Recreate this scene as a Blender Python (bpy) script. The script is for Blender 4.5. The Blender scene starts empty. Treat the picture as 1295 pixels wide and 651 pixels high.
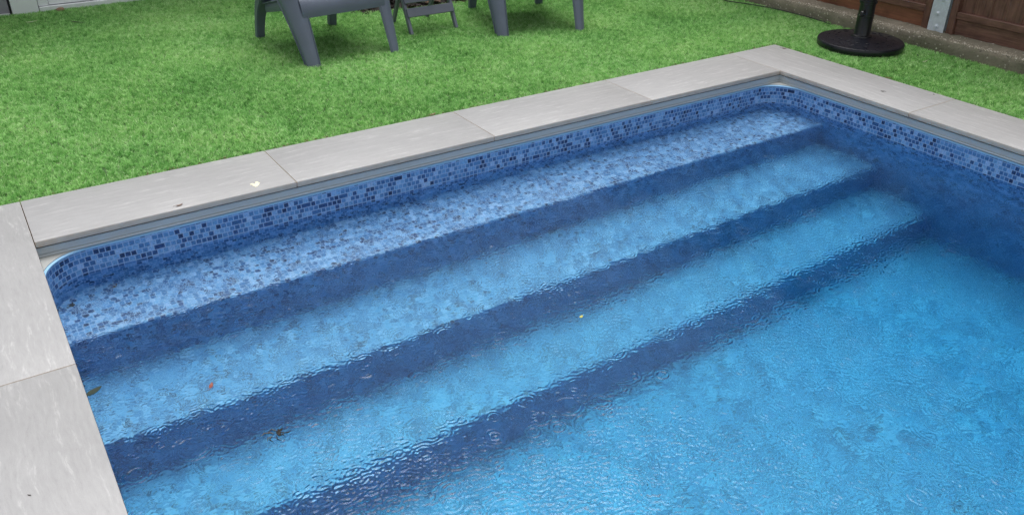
import bpy, bmesh, math, random
from mathutils import Vector, Matrix, noise
random.seed(7)
R = math.radians
sc = bpy.context.scene
COL = sc.collection

# ------------------------------------------------------------------ dimensions (metres)
W = 0.4105            # coping width
L = 3.975             # pool width along X
TH = 0.025            # slab thickness
YB = -7.9             # near end of the pool
ZW = -0.175           # water level
ZF = -1.17            # pool floor
STEPS = [(-0.353, -0.305), (-0.741, -0.602), (-1.099, -0.888)]
TURF = -0.017
KX = 5.145            # kerb face
FX = 5.285            # fence face
HY = 3.79             # garden room face

# ------------------------------------------------------------------ node helpers
class NT:
    def __init__(s, nt):
        s.nt = nt; s.n = nt.nodes; s.l = nt.links
    def new(s, typ, **kw):
        n = s.n.new(typ)
        for k, v in kw.items():
            if k.startswith('_'): continue
            setattr(n, k, v)
        return n
    def link(s, a, b): s.l.new(a, b)
    def put(s, sock, v):
        if hasattr(v, 'is_output') or isinstance(v, bpy.types.NodeSocket): s.l.new(v, sock)
        elif v is not None: sock.default_value = v
    def m(s, op, a, b=None, c=None, clamp=False):
        n = s.n.new('ShaderNodeMath'); n.operation = op; n.use_clamp = clamp
        s.put(n.inputs[0], a)
        if b is not None: s.put(n.inputs[1], b)
        if c is not None: s.put(n.inputs[2], c)
        return n.outputs[0]
    def v(s, op, a, b=None, scale=None):
        n = s.n.new('ShaderNodeVectorMath'); n.operation = op
        s.put(n.inputs[0], a)
        if b is not None: s.put(n.inputs[1], b)
        if scale is not None: s.put(n.inputs['Scale'], scale)
        return n.outputs[1] if op in ('LENGTH', 'DISTANCE', 'DOT_PRODUCT') else n.outputs[0]
    def noise(s, vec, scale, detail=3, rough=.5, dist=0, col=False):
        n = s.n.new('ShaderNodeTexNoise'); s.put(n.inputs['Vector'], vec)
        n.inputs['Scale'].default_value = scale; n.inputs['Detail'].default_value = detail
        n.inputs['Roughness'].default_value = rough; n.inputs['Distortion'].default_value = dist
        return n.outputs['Color'] if col else n.outputs['Fac']
    def white(s, vec, w=None):
        n = s.n.new('ShaderNodeTexWhiteNoise'); n.noise_dimensions = '4D' if w is not None else '3D'
        s.put(n.inputs['Vector'], vec)
        if w is not None: n.inputs['W'].default_value = w
        return n.outputs['Value']
    def ramp(s, fac, stops, interp='LINEAR'):
        n = s.n.new('ShaderNodeValToRGB'); cr = n.color_ramp; cr.interpolation = interp
        while len(cr.elements) < len(stops): cr.elements.new(.5)
        for e, (p, c) in zip(cr.elements, stops):
            e.position = p; e.color = (c, c, c, 1) if isinstance(c, (int, float)) else (*c, 1)
        s.put(n.inputs[0], fac); return n.outputs[0]
    def mix(s, fac, a, b, mode='MIX'):
        n = s.n.new('ShaderNodeMix'); n.data_type = 'RGBA'; n.blend_type = mode
        s.put(n.inputs[0], fac)
        s.put(n.inputs[6], (*a, 1) if isinstance(a, tuple) else a)
        s.put(n.inputs[7], (*b, 1) if isinstance(b, tuple) else b)
        return n.outputs[2]
    def maprange(s, v, a, b, c, d):
        n = s.n.new('ShaderNodeMapRange'); s.put(n.inputs[0], v)
        for i, x in enumerate((a, b, c, d)): n.inputs[i+1].default_value = x
        return n.outputs[0]
    def sep(s, v):
        n = s.n.new('ShaderNodeSeparateXYZ'); s.put(n.inputs[0], v); return n.outputs
    def comb(s, x, y, z):
        n = s.n.new('ShaderNodeCombineXYZ')
        for i, a in enumerate((x, y, z)): s.put(n.inputs[i], a)
        return n.outputs[0]
    def bump(s, h, strength, dist, normal=None):
        n = s.n.new('ShaderNodeBump'); n.inputs['Strength'].default_value = strength
        n.inputs['Distance'].default_value = dist; s.put(n.inputs['Height'], h)
        if normal is not None: s.put(n.inputs['Normal'], normal)
        return n.outputs[0]

def newmat(name):
    m = bpy.data.materials.new(name); m.use_nodes = True
    t = NT(m.node_tree); b = m.node_tree.nodes['Principled BSDF']
    return m, t, b
def coords(t, which='Object'):
    return t.new('ShaderNodeTexCoord').outputs[which]
def scaled(t, vec, sx, sy, sz):
    return t.v('MULTIPLY', vec, (sx, sy, sz))

def simple(name, c, rough=.5, var=.12, scale=8, bump=0, bscale=60, metallic=0, spec=.5):
    m, t, b = newmat(name)
    co = coords(t)
    n = t.noise(co, scale, 5, .6)
    f = t.maprange(n, .25, .75, 1-var, 1+var)
    col = t.mix(1.0, c, t.comb(f, f, f), 'MULTIPLY')
    t.link(col, b.inputs['Base Color'])
    n2 = t.noise(co, bscale*.5, 3)
    t.link(t.maprange(n2, .3, .7, max(0, rough-.08), min(1, rough+.08)), b.inputs['Roughness'])
    b.inputs['Metallic'].default_value = metallic
    b.inputs['Specular IOR Level'].default_value = spec
    if bump: t.link(t.bump(t.noise(co, bscale, 4, .6), 1, bump), b.inputs['Normal'])
    return m

MAT = {}
# --- porcelain coping with pale veins running along the slab (UV: u along slab)
def mat_stone(name, base, along_uv=True):
    m, t, b = newmat(name)
    uv = coords(t, 'UV')
    oi = t.new('ShaderNodeObjectInfo')
    off = t.v('SCALE', t.comb(oi.outputs['Random'], 0.37, 0), scale=37.0)
    p = t.v('ADD', uv, off)
    warp = t.noise(p, 3.0, 4, .6, col=True)
    pw = t.v('ADD', p, t.v('SCALE', t.v('SUBTRACT', warp, (.5, .5, .5)), scale=.05))
    streak = t.noise(scaled(t, pw, 2.0, 20, 1), 1.9, 8, .68)
    fine = t.noise(scaled(t, pw, 7, 34, 1), 2.6, 6, .75)
    cloud = t.noise(p, 2.2, 5, .6)
    grain = t.noise(p, 420, 2, .6)
    pit = t.noise(scaled(t, p, 26, 60, 1), 1.7, 4, .7)
    f = t.m('ADD', t.maprange(cloud, .3, .7, -.07, .07), t.maprange(streak, .3, .7, -.06, .06))
    f = t.m('ADD', f, t.m('ADD', t.maprange(grain, .3, .7, -.05, .05), t.maprange(fine, .3, .7, -.09, .07)))
    f = t.m('ADD', f, t.maprange(oi.outputs['Random'], 0, 1, .965, 1.035))
    c0 = t.mix(1.0, base, t.comb(f, f, f), 'MULTIPLY')
    vein = t.m('MULTIPLY', t.ramp(streak, [(0, 0), (.54, 0), (.62, 1)]), t.ramp(fine, [(0, 0), (.47, 0), (.56, 1)]))
    c1 = t.mix(t.m('MULTIPLY', vein, .45), c0, (base[0]*1.6, base[1]*1.6, base[2]*1.58))
    dk = t.m('MULTIPLY', t.ramp(fine, [(0, 1), (.33, .7), (.42, 0)]), t.ramp(streak, [(0, 1), (.45, .8), (.55, 0)]))
    c2 = t.mix(t.m('MULTIPLY', dk, .42), c1, (base[0]*.66, base[1]*.65, base[2]*.63))
    c3 = t.mix(t.ramp(pit, [(0, 0), (.69, 0), (.73, .45)]), c2, (base[0]*.62, base[1]*.6, base[2]*.58))
    t.link(c3, b.inputs['Base Color'])
    t.link(t.maprange(streak, .3, .7, .5, .36), b.inputs['Roughness'])
    t.link(t.bump(t.m('ADD', fine, t.m('MULTIPLY', grain, .3)), .5, .0012), b.inputs['Normal'])
    return m
MAT['stone_edge'] = simple('porcelain_cut_edge', (.60, .53, .455), .6, .1, 20, .0006, 160)
MAT['stone'] = mat_stone('porcelain_paving', (.334, .331, .333))

# --- mosaic vinyl liner
def mat_liner():
    m, t, b = newmat('mosaic_liner')
    uv = coords(t, 'UV')
    wob = t.v('SCALE', t.v('SUBTRACT', t.noise(uv, 26, 2, col=True), (.5, .5, .5)), scale=.004)
    uvw = t.v('ADD', uv, wob)
    S = .0215
    xy = t.sep(uvw)
    row = t.m('FLOOR', t.m('DIVIDE', xy[1], S))
    shift = t.white(t.comb(row, 3.3, 0))
    px = t.m('ADD', t.m('DIVIDE', xy[0], S), t.m('MULTIPLY', t.m('ROUND', t.m('MULTIPLY', shift, 2)), .5))
    py = t.m('DIVIDE', xy[1], S)
    # some neighbouring tiles merge into a wide one
    big = t.white(t.comb(t.m('FLOOR', t.m('MULTIPLY', px, .5)), row, 7.7))
    isbig = t.m('LESS_THAN', big, .09)
    cx = t.m('FLOOR', px)
    cxb = t.m('ADD', t.m('MULTIPLY', t.m('FLOOR', t.m('MULTIPLY', px, .5)), 2), .25)
    idx = t.m('ADD', t.m('MULTIPLY', cx, t.m('SUBTRACT', 1, isbig)), t.m('MULTIPLY', cxb, isbig))
    fx = t.m('FRACT', px); fxb = t.m('MULTIPLY', t.m('FRACT', t.m('MULTIPLY', px, .5)), 2)
    ex = t.m('MINIMUM', fx, t.m('SUBTRACT', 1, fx))
    exb = t.m('MINIMUM', fxb, t.m('SUBTRACT', 2, fxb))
    e = t.m('ADD', t.m('MULTIPLY', ex, t.m('SUBTRACT', 1, isbig)), t.m('MULTIPLY', exb, isbig))
    fy = t.m('FRACT', py)
    e = t.m('MINIMUM', e, t.m('MINIMUM', fy, t.m('SUBTRACT', 1, fy)))
    cell = t.comb(idx, row, 0)
    w = t.white(cell); w2 = t.white(cell, 5.0)
    mott = t.noise(uv, 75, 4, .7)
    w = t.m('ADD', w, t.maprange(mott, .3, .7, -.08, .08), clamp=True)
    base = t.ramp(w, [(0, (.008, .026, .10)), (.09, (.020, .070, .23)), (.32, (.050, .170, .42)),
                      (.62, (.098, .275, .58)), (.86, (.17, .395, .70)), (1, (.32, .52, .80))])
    marb = t.noise(uv, 150, 3, .7)
    f = t.maprange(marb, .3, .7, .72, 1.28)
    base = t.mix(1.0, base, t.comb(f, f, f), 'MULTIPLY')
    hue = t.mix(t.maprange(w2, 0, 1, 0, .35), base, t.mix(1.0, base, (1.18, .95, 1.0), 'MULTIPLY'))
    g = t.ramp(e, [(0, 1), (.06, 1), (.12, 0)])
    col = t.mix(t.m('MULTIPLY', g, .8), hue, (.36, .52, .78))
    t.link(col, b.inputs['Base Color'])
    b.inputs['Roughness'].default_value = .35
    t.link(t.bump(t.m('ADD', t.ramp(e, [(0, 0), (.12, 1)]), t.m('MULTIPLY', mott, .3)), .4, .0008), b.inputs['Normal'])
    return m
MAT['liner'] = mat_liner()

# --- water
def mat_water():
    m, t, b = newmat('pool_water')
    t.n.remove(b)
    out = [n for n in t.n if n.type == 'OUTPUT_MATERIAL'][0]
    gl = t.new('ShaderNodeBsdfGlass'); gl.inputs['IOR'].default_value = 1.33; gl.inputs['Roughness'].default_value = 0.115
    gl.inputs['Color'].default_value = (1, 1, 1, 1)
    t.link(gl.outputs[0], out.inputs['Surface'])
    va = t.new('ShaderNodeVolumeAbsorption'); va.inputs['Color'].default_value = WATER_ABS; va.inputs['Density'].default_value = 1.0
    t.link(va.outputs[0], out.inputs['Volume'])
    return m
WATER_ABS = (.26, .95, .993, 1)
MAT['water'] = mat_water()

MAT['track'] = simple('coping_track_metal', (.52, .56, .575), .6, .06, 3)
MAT['plate'] = simple('corner_plate', (.36, .37, .36), .55, .15, 20)
MAT['trackgap'] = simple('painted_gap_shade', (.02, .02, .02), .9)  # near-black colour stands in for the shadow line under the slabs
MAT['bead'] = simple('liner_bead_blue', (.30, .55, .80), .65, .03)
MAT['mortar'] = simple('mortar_bed', (.16, .15, .14), .9, .2, 20)
MAT['chair'] = simple('grey_resin', (.125, .146, .20), .38, .10, 6, .0006, 240)
MAT['chairdark'] = MAT['chair']
MAT['stool'] = simple('grey_painted_slats', (.16, .17, .22), .45, .10, 10, .0004, 200)
MAT['parasol'] = simple('black_resin', (.0045, .0055, .011), .34, .15, 12, .0001, 130)
MAT['tube'] = simple('black_powdercoat', (.007, .0075, .010), .35, .1, 12)
MAT['white'] = simple('white_upvc', (.90, .91, .94), .4, .05, 5)
MAT['whitedirty'] = simple('white_sill', (.88, .90, .91), .45, .14, 9)
MAT['mauve'] = simple('grey_render', (.34, .325, .37), .8, .1, 14, .001, 90)
MAT['rubberblack'] = simple('cable_rubber', (.012, .013, .014), .5)
MAT['roof'] = simple('roof_felt', (.05, .05, .055), .9, .2)
MAT['dirt'] = simple('packed_soil', (.09, .065, .045), .95, .3, 6, .01, 40)

def mat_glass_pane():
    m, t, b = newmat('window_glass')
    b.inputs['Base Color'].default_value = (.04, .05, .055, 1); b.inputs['Roughness'].default_value = .04
    return m
MAT['glass'] = mat_glass_pane()

def mat_galv():
    m, t, b = newmat('galvanised_steel')
    co = coords(t)
    v = t.new('ShaderNodeTexVoronoi'); t.put(v.inputs['Vector'], co); v.inputs['Scale'].default_value = 90
    n = t.noise(co, 12, 5, .7)
    k = t.sep(v.outputs['Color'])
    f = t.m('ADD', t.maprange(k[0], 0, 1, -.06, .06), t.maprange(n, .3, .7, -.08, .08))
    f = t.m('ADD', f, 1)
    t.link(t.mix(1, (.66, .72, .77), t.comb(f, f, f), 'MULTIPLY'), b.inputs['Base Color'])
    b.inputs['Metallic'].default_value = .1; b.inputs['Roughness'].default_value = .5
    return m
MAT['galv'] = mat_galv()

def mat_wood(name, c1, c2, wet=.5):
    m, t, b = newmat(name)
    uv = coords(t, 'UV')
    oi = t.new('ShaderNodeObjectInfo')
    p = t.v('ADD', uv, t.v('SCALE', t.comb(oi.outputs['Random'], oi.outputs['Random'], 0), scale=11.0))
    g = t.noise(scaled(t, p, 3.0, 60, 1), 1.4, 8, .65, .4)
    g2 = t.noise(scaled(t, p, 6, 10, 1), 1.2, 4, .6)
    st = t.noise(p, 5, 5, .65)
    f = t.m('ADD', t.m('MULTIPLY', g, .6), t.m('MULTIPLY', g2, .4))
    c = t.ramp(f, [(.32, c1), (.66, c2)])
    c = t.mix(t.ramp(st, [(0, 0), (.52, 0), (.7, .55)]), c, (c1[0]*.55, c1[1]*.55, c1[2]*.6))
    t.link(c, b.inputs['Base Color']); b.inputs['Roughness'].default_value = wet
    t.link(t.bump(g, .6, .003), b.inputs['Normal'])
    return m
MAT['wood'] = mat_wood('dark_stained_wood', (.066, .027, .019), (.25, .125, .088))
MAT['woodred'] = mat_wood('reddish_gravel_board', (.14, .050, .027), (.31, .125, .065))

def mat_concrete():
    m, t, b = newmat('kerb_concrete')
    co = coords(t)
    n = t.noise(co, 9, 6, .65); n2 = t.noise(co, 70, 4, .7); n3 = t.noise(co, 2.2, 3)
    c = t.ramp(n, [(.3, (.17, .148, .105)), (.55, (.25, .218, .165)), (.75, (.33, .29, .225))])
    c = t.mix(t.ramp(n3, [(.45, 0), (.65, .5)]), c, (.075, .08, .045))
    # exposed pale aggregate along the worn arris
    xyz = t.sep(co)
    dx = t.m('ABSOLUTE', t.m('SUBTRACT', xyz[0], t.m('ADD', .030, t.maprange(n3, .3, .7, -.012, .012))))
    dz = t.m('GREATER_THAN', xyz[2], .055)
    band = t.m('MULTIPLY', t.maprange(dx, .004, .034, 1, 0), dz)
    vo = t.new('ShaderNodeTexVoronoi'); t.put(vo.inputs['Vector'], co); vo.inputs['Scale'].default_value = 85
    k = t.sep(vo.outputs['Color'])
    stones = t.m('MULTIPLY', t.m('LESS_THAN', vo.outputs['Distance'], .45), t.m('GREATER_THAN', t.m('ADD', k[0], t.m('MULTIPLY', band, .55)), .93))
    stc = t.ramp(k[1], [(0, (.20, .17, .13)), (.6, (.40, .36, .29)), (1, (.62, .58, .50))])
    c = t.mix(stones, c, stc)
    c = t.mix(t.ramp(n2, [(0, .7), (.34, .6), (.40, 0)]), c, (.035, .028, .02))
    t.link(c, b.inputs['Base Color']); b.inputs['Roughness'].default_value = .85
    hh = t.m('ADD', t.m('MULTIPLY', n2, .8), t.m('MULTIPLY', stones, .5))
    t.link(t.bump(hh, 1, .006), b.inputs['Normal'])
    return m
MAT['concrete'] = mat_concrete()

def mat_turf(name, base):
    m, t, b = newmat(name)
    oi = t.new('ShaderNodeObjectInfo')
    geo = t.new('ShaderNodeNewGeometry')
    pos = geo.outputs['Position']
    n = t.noise(pos, 2.3, 4, .6); n2 = t.noise(pos, 260, 1, .5)
    if base:
        c = t.ramp(n, [(.3, (.035, .08, .02)), (.7, (.055, .12, .03))])
    else:
        att = t.new('ShaderNodeAttribute'); att.attribute_name = 'shade'
        pat = t.noise(pos, 1.1, 5, .62)
        r = t.m('ADD', t.m('MULTIPLY', att.outputs['Fac'], .45), t.m('MULTIPLY', oi.outputs['Random'], .55))
        r = t.m('ADD', r, t.maprange(pat, .3, .7, -.10, .22))
        c = t.ramp(r, [(0, (.03, .11, .018)), (.25, (.12, .35, .075)), (.5, (.285, .61, .175)), (.8, (.51, .84, .34)), (1, (.76, .93, .56))])
        c = t.mix(t.ramp(n, [(.35, 0), (.7, .35)]), c, t.mix(1, c, (1.15, 1.0, .92), 'MULTIPLY'))
    t.link(c, b.inputs['Base Color'])
    b.inputs['Roughness'].default_value = .5
    b.inputs['Specular IOR Level'].default_value = .35
    if not base:
        tr = t.new('ShaderNodeBsdfTranslucent'); t.link(c, tr.inputs['Color'])
        mx = t.new('ShaderNodeMixShader'); mx.inputs[0].default_value = .35
        t.link(b.outputs[0], mx.inputs[1]); t.link(tr.outputs[0], mx.inputs[2])
        out = [q for q in t.n if q.type == 'OUTPUT_MATERIAL'][0]; t.link(mx.outputs[0], out.inputs['Surface'])
    return m
MAT['turf'] = mat_turf('turf_fibre', False)
MAT['turfbase'] = mat_turf('turf_backing', True)

# ------------------------------------------------------------------ mesh helpers
def link(o, parent=None):
    COL.objects.link(o)
    if parent is not None: o.parent = parent
    return o
def tag(o, label=None, cat=None, group=None, kind=None):
    if label: o['label'] = label
    if cat: o['category'] = cat
    if group: o['group'] = group
    if kind: o['kind'] = kind
    return o
def thing(name, label, cat, loc=(0, 0, 0), rz=0, group=None):
    o = bpy.data.objects.new(name, None); COL.objects.link(o); o.empty_display_size = .1
    o.location = loc; o.rotation_euler = (0, 0, rz)
    return tag(o, label, cat, group)
def obj(name, bm, mat, parent=None, smooth=False, label=None):
    me = bpy.data.meshes.new(name)
    bmesh.ops.recalc_face_normals(bm, faces=bm.faces) if smooth != 'keep' else None
    bm.to_mesh(me); bm.free()
    mats = mat if isinstance(mat, (list, tuple)) else [mat]
    for m in mats: me.materials.append(m)
    if smooth:
        for p in me.polygons: p.use_smooth = True
        try: me.set_sharp_from_angle(angle=R(40))
        except Exception: pass
    o = bpy.data.objects.new(name, me); link(o, parent)
    if label: o['label'] = label
    return o
def box(bm, x0, x1, y0, y1, z0, z1, bev=0, seg=1, mi=0, M=None):
    """axis box with box-projected UV in metres (u along the longest side)"""
    geom = bmesh.ops.create_cube(bm, size=1)
    vs = geom['verts']
    for v in vs:
        v.co = Vector((x0+(v.co.x+.5)*(x1-x0), y0+(v.co.y+.5)*(y1-y0), z0+(v.co.z+.5)*(z1-z0)))
    if bev:
        es = list({e for v in vs for e in v.link_edges})
        r = bmesh.ops.bevel(bm, geom=es, offset=bev, segments=seg, affect='EDGES', profile=.5)
        vs = list({v for f in r['faces'] for v in f.verts} | {v for v in vs if v.is_valid})
    fs = list({f for v in vs for f in v.link_faces})
    uv = bm.loops.layers.uv.verify()
    d = (x1-x0, y1-y0, z1-z0); la = max(range(3), key=lambda i: d[i])
    oth = [i for i in range(3) if i != la]
    for f in fs:
        f.material_index = mi
        f.normal_update()
        n = f.normal; k = max(range(3), key=lambda i: abs(n[i]))
        for l in f.loops:
            c = l.vert.co
            if k == la: l[uv].uv = (c[oth[0]], c[oth[1]])
            else:
                o2 = [i for i in oth if i != k][0]
                l[uv].uv = (c[la], c[o2]+ (k*.31))
    if M is not None:
        for v in vs: v.co = M @ v.co
    return vs
def tube(bm, pts, rad, n=10, cap=True, mi=0):
    pts = [Vector(p) for p in pts]; rings = []
    for i, p in enumerate(pts):
        a = pts[max(0, i-1)]; b = pts[min(len(pts)-1, i+1)]; d = (b-a).normalized()
        up = Vector((0, 0, 1)) if abs(d.z) < .95 else Vector((1, 0, 0))
        s = d.cross(up).normalized(); u = s.cross(d).normalized()
        r = rad[i] if isinstance(rad, (list, tuple)) else rad
        rings.append([bm.verts.new(p + (s*math.cos(k*2*math.pi/n)+u*math.sin(k*2*math.pi/n))*r) for k in range(n)])
    for A, B in zip(rings, rings[1:]):
        for k in range(n):
            f = bm.faces.new((A[k], A[(k+1) % n], B[(k+1) % n], B[k])); f.material_index = mi
    if cap:
        bm.faces.new(rings[0][::-1]); bm.faces.new(rings[-1])
def lathe(bm, prof, n=48, c=(0, 0, 0)):
    rings = []
    for r, z in prof:
        if r < 1e-5: rings.append([bm.verts.new((c[0], c[1], c[2]+z))])
        else: rings.append([bm.verts.new((c[0]+r*math.cos(2*math.pi*k/n), c[1]+r*math.sin(2*math.pi*k/n), c[2]+z)) for k in range(n)])
    for A, B in zip(rings, rings[1:]):
        for k in range(n):
            a = [A[0]] if len(A) == 1 else [A[k], A[(k+1) % n]]
            b = [B[0]] if len(B) == 1 else [B[(k+1) % n], B[k]]
            if len(a)+len(b) >= 3: bm.faces.new(a+b)
def loft(bm, sections, closed=True, caps=True):
    rings = [[bm.verts.new(p) for p in s] for s in sections]
    n = len(rings[0])
    for A, B in zip(rings, rings[1:]):
        for k in range(n if closed else n-1):
            bm.faces.new((A[k], A[(k+1) % n], B[(k+1) % n], B[k]))
    if caps and closed:
        bm.faces.new(rings[0][::-1]); bm.faces.new(rings[-1])
def grid_sheet(bm, P, nu, nv, thick):
    """P(u,v)->Vector on a nu x nv grid, given thickness along the normal downwards"""
    top = [[Vector(P(i/nu, j/nv)) for j in range(nv+1)] for i in range(nu+1)]
    nor = [[None]*(nv+1) for _ in range(nu+1)]
    for i in range(nu+1):
        for j in range(nv+1):
            a = top[min(i+1, nu)][j]-top[max(i-1, 0)][j]; b = top[i][min(j+1, nv)]-top[i][max(j-1, 0)]
            nor[i][j] = a.cross(b).normalized()
    T = [[bm.verts.new(top[i][j]) for j in range(nv+1)] for i in range(nu+1)]
    B = [[bm.verts.new(top[i][j]-nor[i][j]*thick) for j in range(nv+1)] for i in range(nu+1)]
    for i in range(nu):
        for j in range(nv):
            bm.faces.new((T[i][j], T[i+1][j], T[i+1][j+1], T[i][j+1]))
            bm.faces.new((B[i][j], B[i][j+1], B[i+1][j+1], B[i+1][j]))
    for i in range(nu):
        bm.faces.new((T[i][0], B[i][0], B[i+1][0], T[i+1][0])); bm.faces.new((T[i][nv], T[i+1][nv], B[i+1][nv], B[i][nv]))
    for j in range(nv):
        bm.faces.new((T[0][j], T[0][j+1], B[0][j+1], B[0][j])); bm.faces.new((T[nu][j], B[nu][j], B[nu][j+1], T[nu][j+1]))

# ------------------------------------------------------------------ ground
bm = bmesh.new()
def ring_sheet(bm, inner, outer, z):
    (a, b, c, d), (A, B, C, D) = inner, outer     # x0,x1,y0,y1
    pi = [(a, c), (b, c), (b, d), (a, d)]; po = [(A, C), (B, C), (B, D), (A, D)]
    vi = [bm.verts.new((*p, z)) for p in pi]; vo = [bm.verts.new((*p, z)) for p in po]
    for k in range(4): bm.faces.new((vi[k], vo[k], vo[(k+1) % 4], vi[(k+1) % 4]))
ring_sheet(bm, (-W, L+W, YB-W, W), (-150, 150, -150, 150), TURF)
o = obj('ground', bm, MAT['turfbase']); tag(o, kind='structure')

# ------------------------------------------------------------------ artificial grass (uncountable fibres)
def tuft_mesh(seed):
    rnd = random.Random(seed); bm = bmesh.new()
    sh = bm.loops.layers.float.new('shade') if False else None
    vals = []
    for k in range(12):
        a = rnd.uniform(0, 2*math.pi); r = rnd.uniform(0, .009)
        x, y = r*math.cos(a), r*math.sin(a)
        h = rnd.uniform(.012, .024); w = rnd.uniform(.0008, .0013)
        la = rnd.uniform(0, 2*math.pi); le = rnd.uniform(.1, .95)*h
        wa = rnd.uniform(0, math.pi); wx, wy = math.cos(wa)*w, math.sin(wa)*w
        cx, cy = math.cos(la), math.sin(la)
        lv = []; s = rnd.random()
        for t_, wt in ((0, 1), (.45, .95), (.8, .7), (1, .15)):
            dx = cx*le*t_*t_; dy = cy*le*t_*t_; z = h*(t_-.22*t_*t_*le/h)
            lv.append((bm.verts.new((x+dx-wx*wt, y+dy-wy*wt, z)), bm.verts.new((x+dx+wx*wt, y+dy+wy*wt, z))))
        for A, B in zip(lv, lv[1:]):
            bm.faces.new((A[0], A[1], B[1], B[0])); vals.append(s)
    me = bpy.data.meshes.new('grass_tuft'); bm.to_mesh(me); bm.free()
    at = me.attributes.new('shade', 'FLOAT', 'FACE')
    at.data.foreach_set('value', vals)
    me.materials.append(MAT['turf'])
    for p in me.polygons: p.use_smooth = True
    return me
tufts = bpy.data.collections.new('grass_tufts')
for k in range(5):
    to = bpy.data.objects.new('grass_tuft', tuft_mesh(100+k)); tufts.objects.link(to)

def turf_patch_mesh():
    bm = bmesh.new()
    def rect(x0, x1, y0, y1, s=.05):
        nx = max(1, round((x1-x0)/s)); ny = max(1, round((y1-y0)/s))
        vs = [[bm.verts.new((x0+(x1-x0)*i/nx, y0+(y1-y0)*j/ny, TURF+.003+.004*noise.noise(Vector((i*.11, j*.11, 0))))) for j in range(ny+1)] for i in range(nx+1)]
        for i in range(nx):
            for j in range(ny):
                bm.faces.new((vs[i][j], vs[i+1][j], vs[i+1][j+1], vs[i][j+1]))
    rect(-.6, 5.15, W+.003, 3.80)
    rect(L+W+.003, 5.15, -2.3, W+.003)
    return bm
turf = obj('artificial_grass', turf_patch_mesh(), MAT['turfbase'], smooth='keep')
tag(turf, 'short bright green artificial grass covering the lawn around the pool', 'grass', kind='stuff')
ng = bpy.data.node_groups.new('turf_scatter', 'GeometryNodeTree')
ng.interface.new_socket('Geometry', in_out='INPUT', socket_type='NodeSocketGeometry')
ng.interface.new_socket('Geometry', in_out='OUTPUT', socket_type='NodeSocketGeometry')
G = NT(ng)
gi = G.new('NodeGroupInput'); go = G.new('NodeGroupOutput')
dp = G.new('GeometryNodeDistributePointsOnFaces'); dp.inputs['Density'].default_value = 6500
ci = G.new('GeometryNodeCollectionInfo'); ci.inputs['Collection'].default_value = tufts
ci.inputs['Separate Children'].default_value = True; ci.inputs['Reset Children'].default_value = True
ip = G.new('GeometryNodeInstanceOnPoints'); ip.inputs['Pick Instance'].default_value = True
rv = G.new('FunctionNodeRandomValue'); rv.data_type = 'FLOAT_VECTOR'
rv.inputs[0].default_value = (-.22, -.22, 0); rv.inputs[1].default_value = (.22, .22, 6.283)
# nap direction: the pile leans in broad drifting patches
gpos = G.new('GeometryNodeInputPosition')
nn = G.new('ShaderNodeTexNoise'); nn.inputs['Scale'].default_value = 1.7; nn.inputs['Detail'].default_value = 3
G.link(gpos.outputs[0], nn.inputs['Vector'])
nap = G.v('MULTIPLY', G.v('SUBTRACT', nn.outputs['Color'], (.5, .5, .5)), (1.0, 1.0, 0))
eu = G.v('ADD', rv.outputs[0], nap)
rs = G.new('FunctionNodeRandomValue'); rs.data_type = 'FLOAT'; rs.inputs[2].default_value = .75; rs.inputs[3].default_value = 1.2
G.link(gi.outputs[0], dp.inputs['Mesh']); G.link(dp.outputs['Points'], ip.inputs['Points'])
G.link(ci.outputs[0], ip.inputs['Instance'])
# tilt applied after spinning: spin in Z first, then lean by nap
e2r = G.new('FunctionNodeEulerToRotation'); G.link(eu, e2r.inputs[0]); G.link(e2r.outputs[0], ip.inputs['Rotation'])
G.link(rs.outputs[1], ip.inputs['Scale'])
jg = G.new('GeometryNodeJoinGeometry'); G.link(gi.outputs[0], jg.inputs[0]); G.link(ip.outputs[0], jg.inputs[0])
G.link(jg.outputs[0], go.inputs[0])
md = turf.modifiers.new('turf_scatter', 'NODES'); md.node_group = ng

# ------------------------------------------------------------------ swimming pool
pool = thing('swimming_pool', 'rectangular pool lined in blue mosaic with three wide steps under a pale stone edge', 'swimming pool', (0, 0, 0))
def slab(x0, x1, y0, y1, rotuv=False):
    bm = bmesh.new(); g = .0014
    box(bm, x0+g, x1-g, y0+g, y1-g, -TH, 0, .0022, 2)
    bm.normal_update()
    for f in bm.faces:
        if abs(f.normal.z) < .5: f.material_index = 1
    return obj('coping_slab', bm, [MAT['stone'], MAT['stone_edge']], pool, smooth=True)
J = [0, 1.0, 1.987, 2.979, L]
for a, b in zip(J, J[1:]): slab(a, b, 0, W)
y = W; k = 0
while y > YB-W+.01:
    y2 = W-1.281 if k == 0 else y-.99
    if y2 < YB-W+.3: y2 = YB-W
    slab(-W, 0, y2, y)
    slab(L, L+W, y2+.018, y) if k == 0 else slab(L, L+W, y2+(.018 if y2 > YB-W else 0), y+.018)
    y = y2; k += 1
for a, b in zip(J, J[1:]): slab(a, b, YB-W, YB)
# mortar bed seen in the joints
bm = bmesh.new()
e = .026
for x0, x1, y0, y1 in ((e, L-e, e, W-e), (-W+e, -e, YB-W+e, W-e), (L+e, L+W-e, YB-W+e, W-e), (e, L-e, YB-W+e, YB-e)):
    box(bm, x0, x1, y0, y1, -.085, -TH+.0012)
obj('mortar_bed', bm, MAT['mortar'], pool)

# outline of the liner with rounded corners; returns (points, arc length)
def outline(r, inset=0, n=14):
    x0, x1, y0, y1 = inset, L-inset, YB+inset, -inset
    pts = []
    for (cx, cy, a0) in ((x1-r, y1-r, 0), (x0+r, y1-r, 90), (x0+r, y0+r, 180), (x1-r, y0+r, 270)):
        for k in range(n+1):
            a = R(a0+90*k/n); pts.append((cx+r*math.cos(a), cy+r*math.sin(a)))
    return pts
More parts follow.
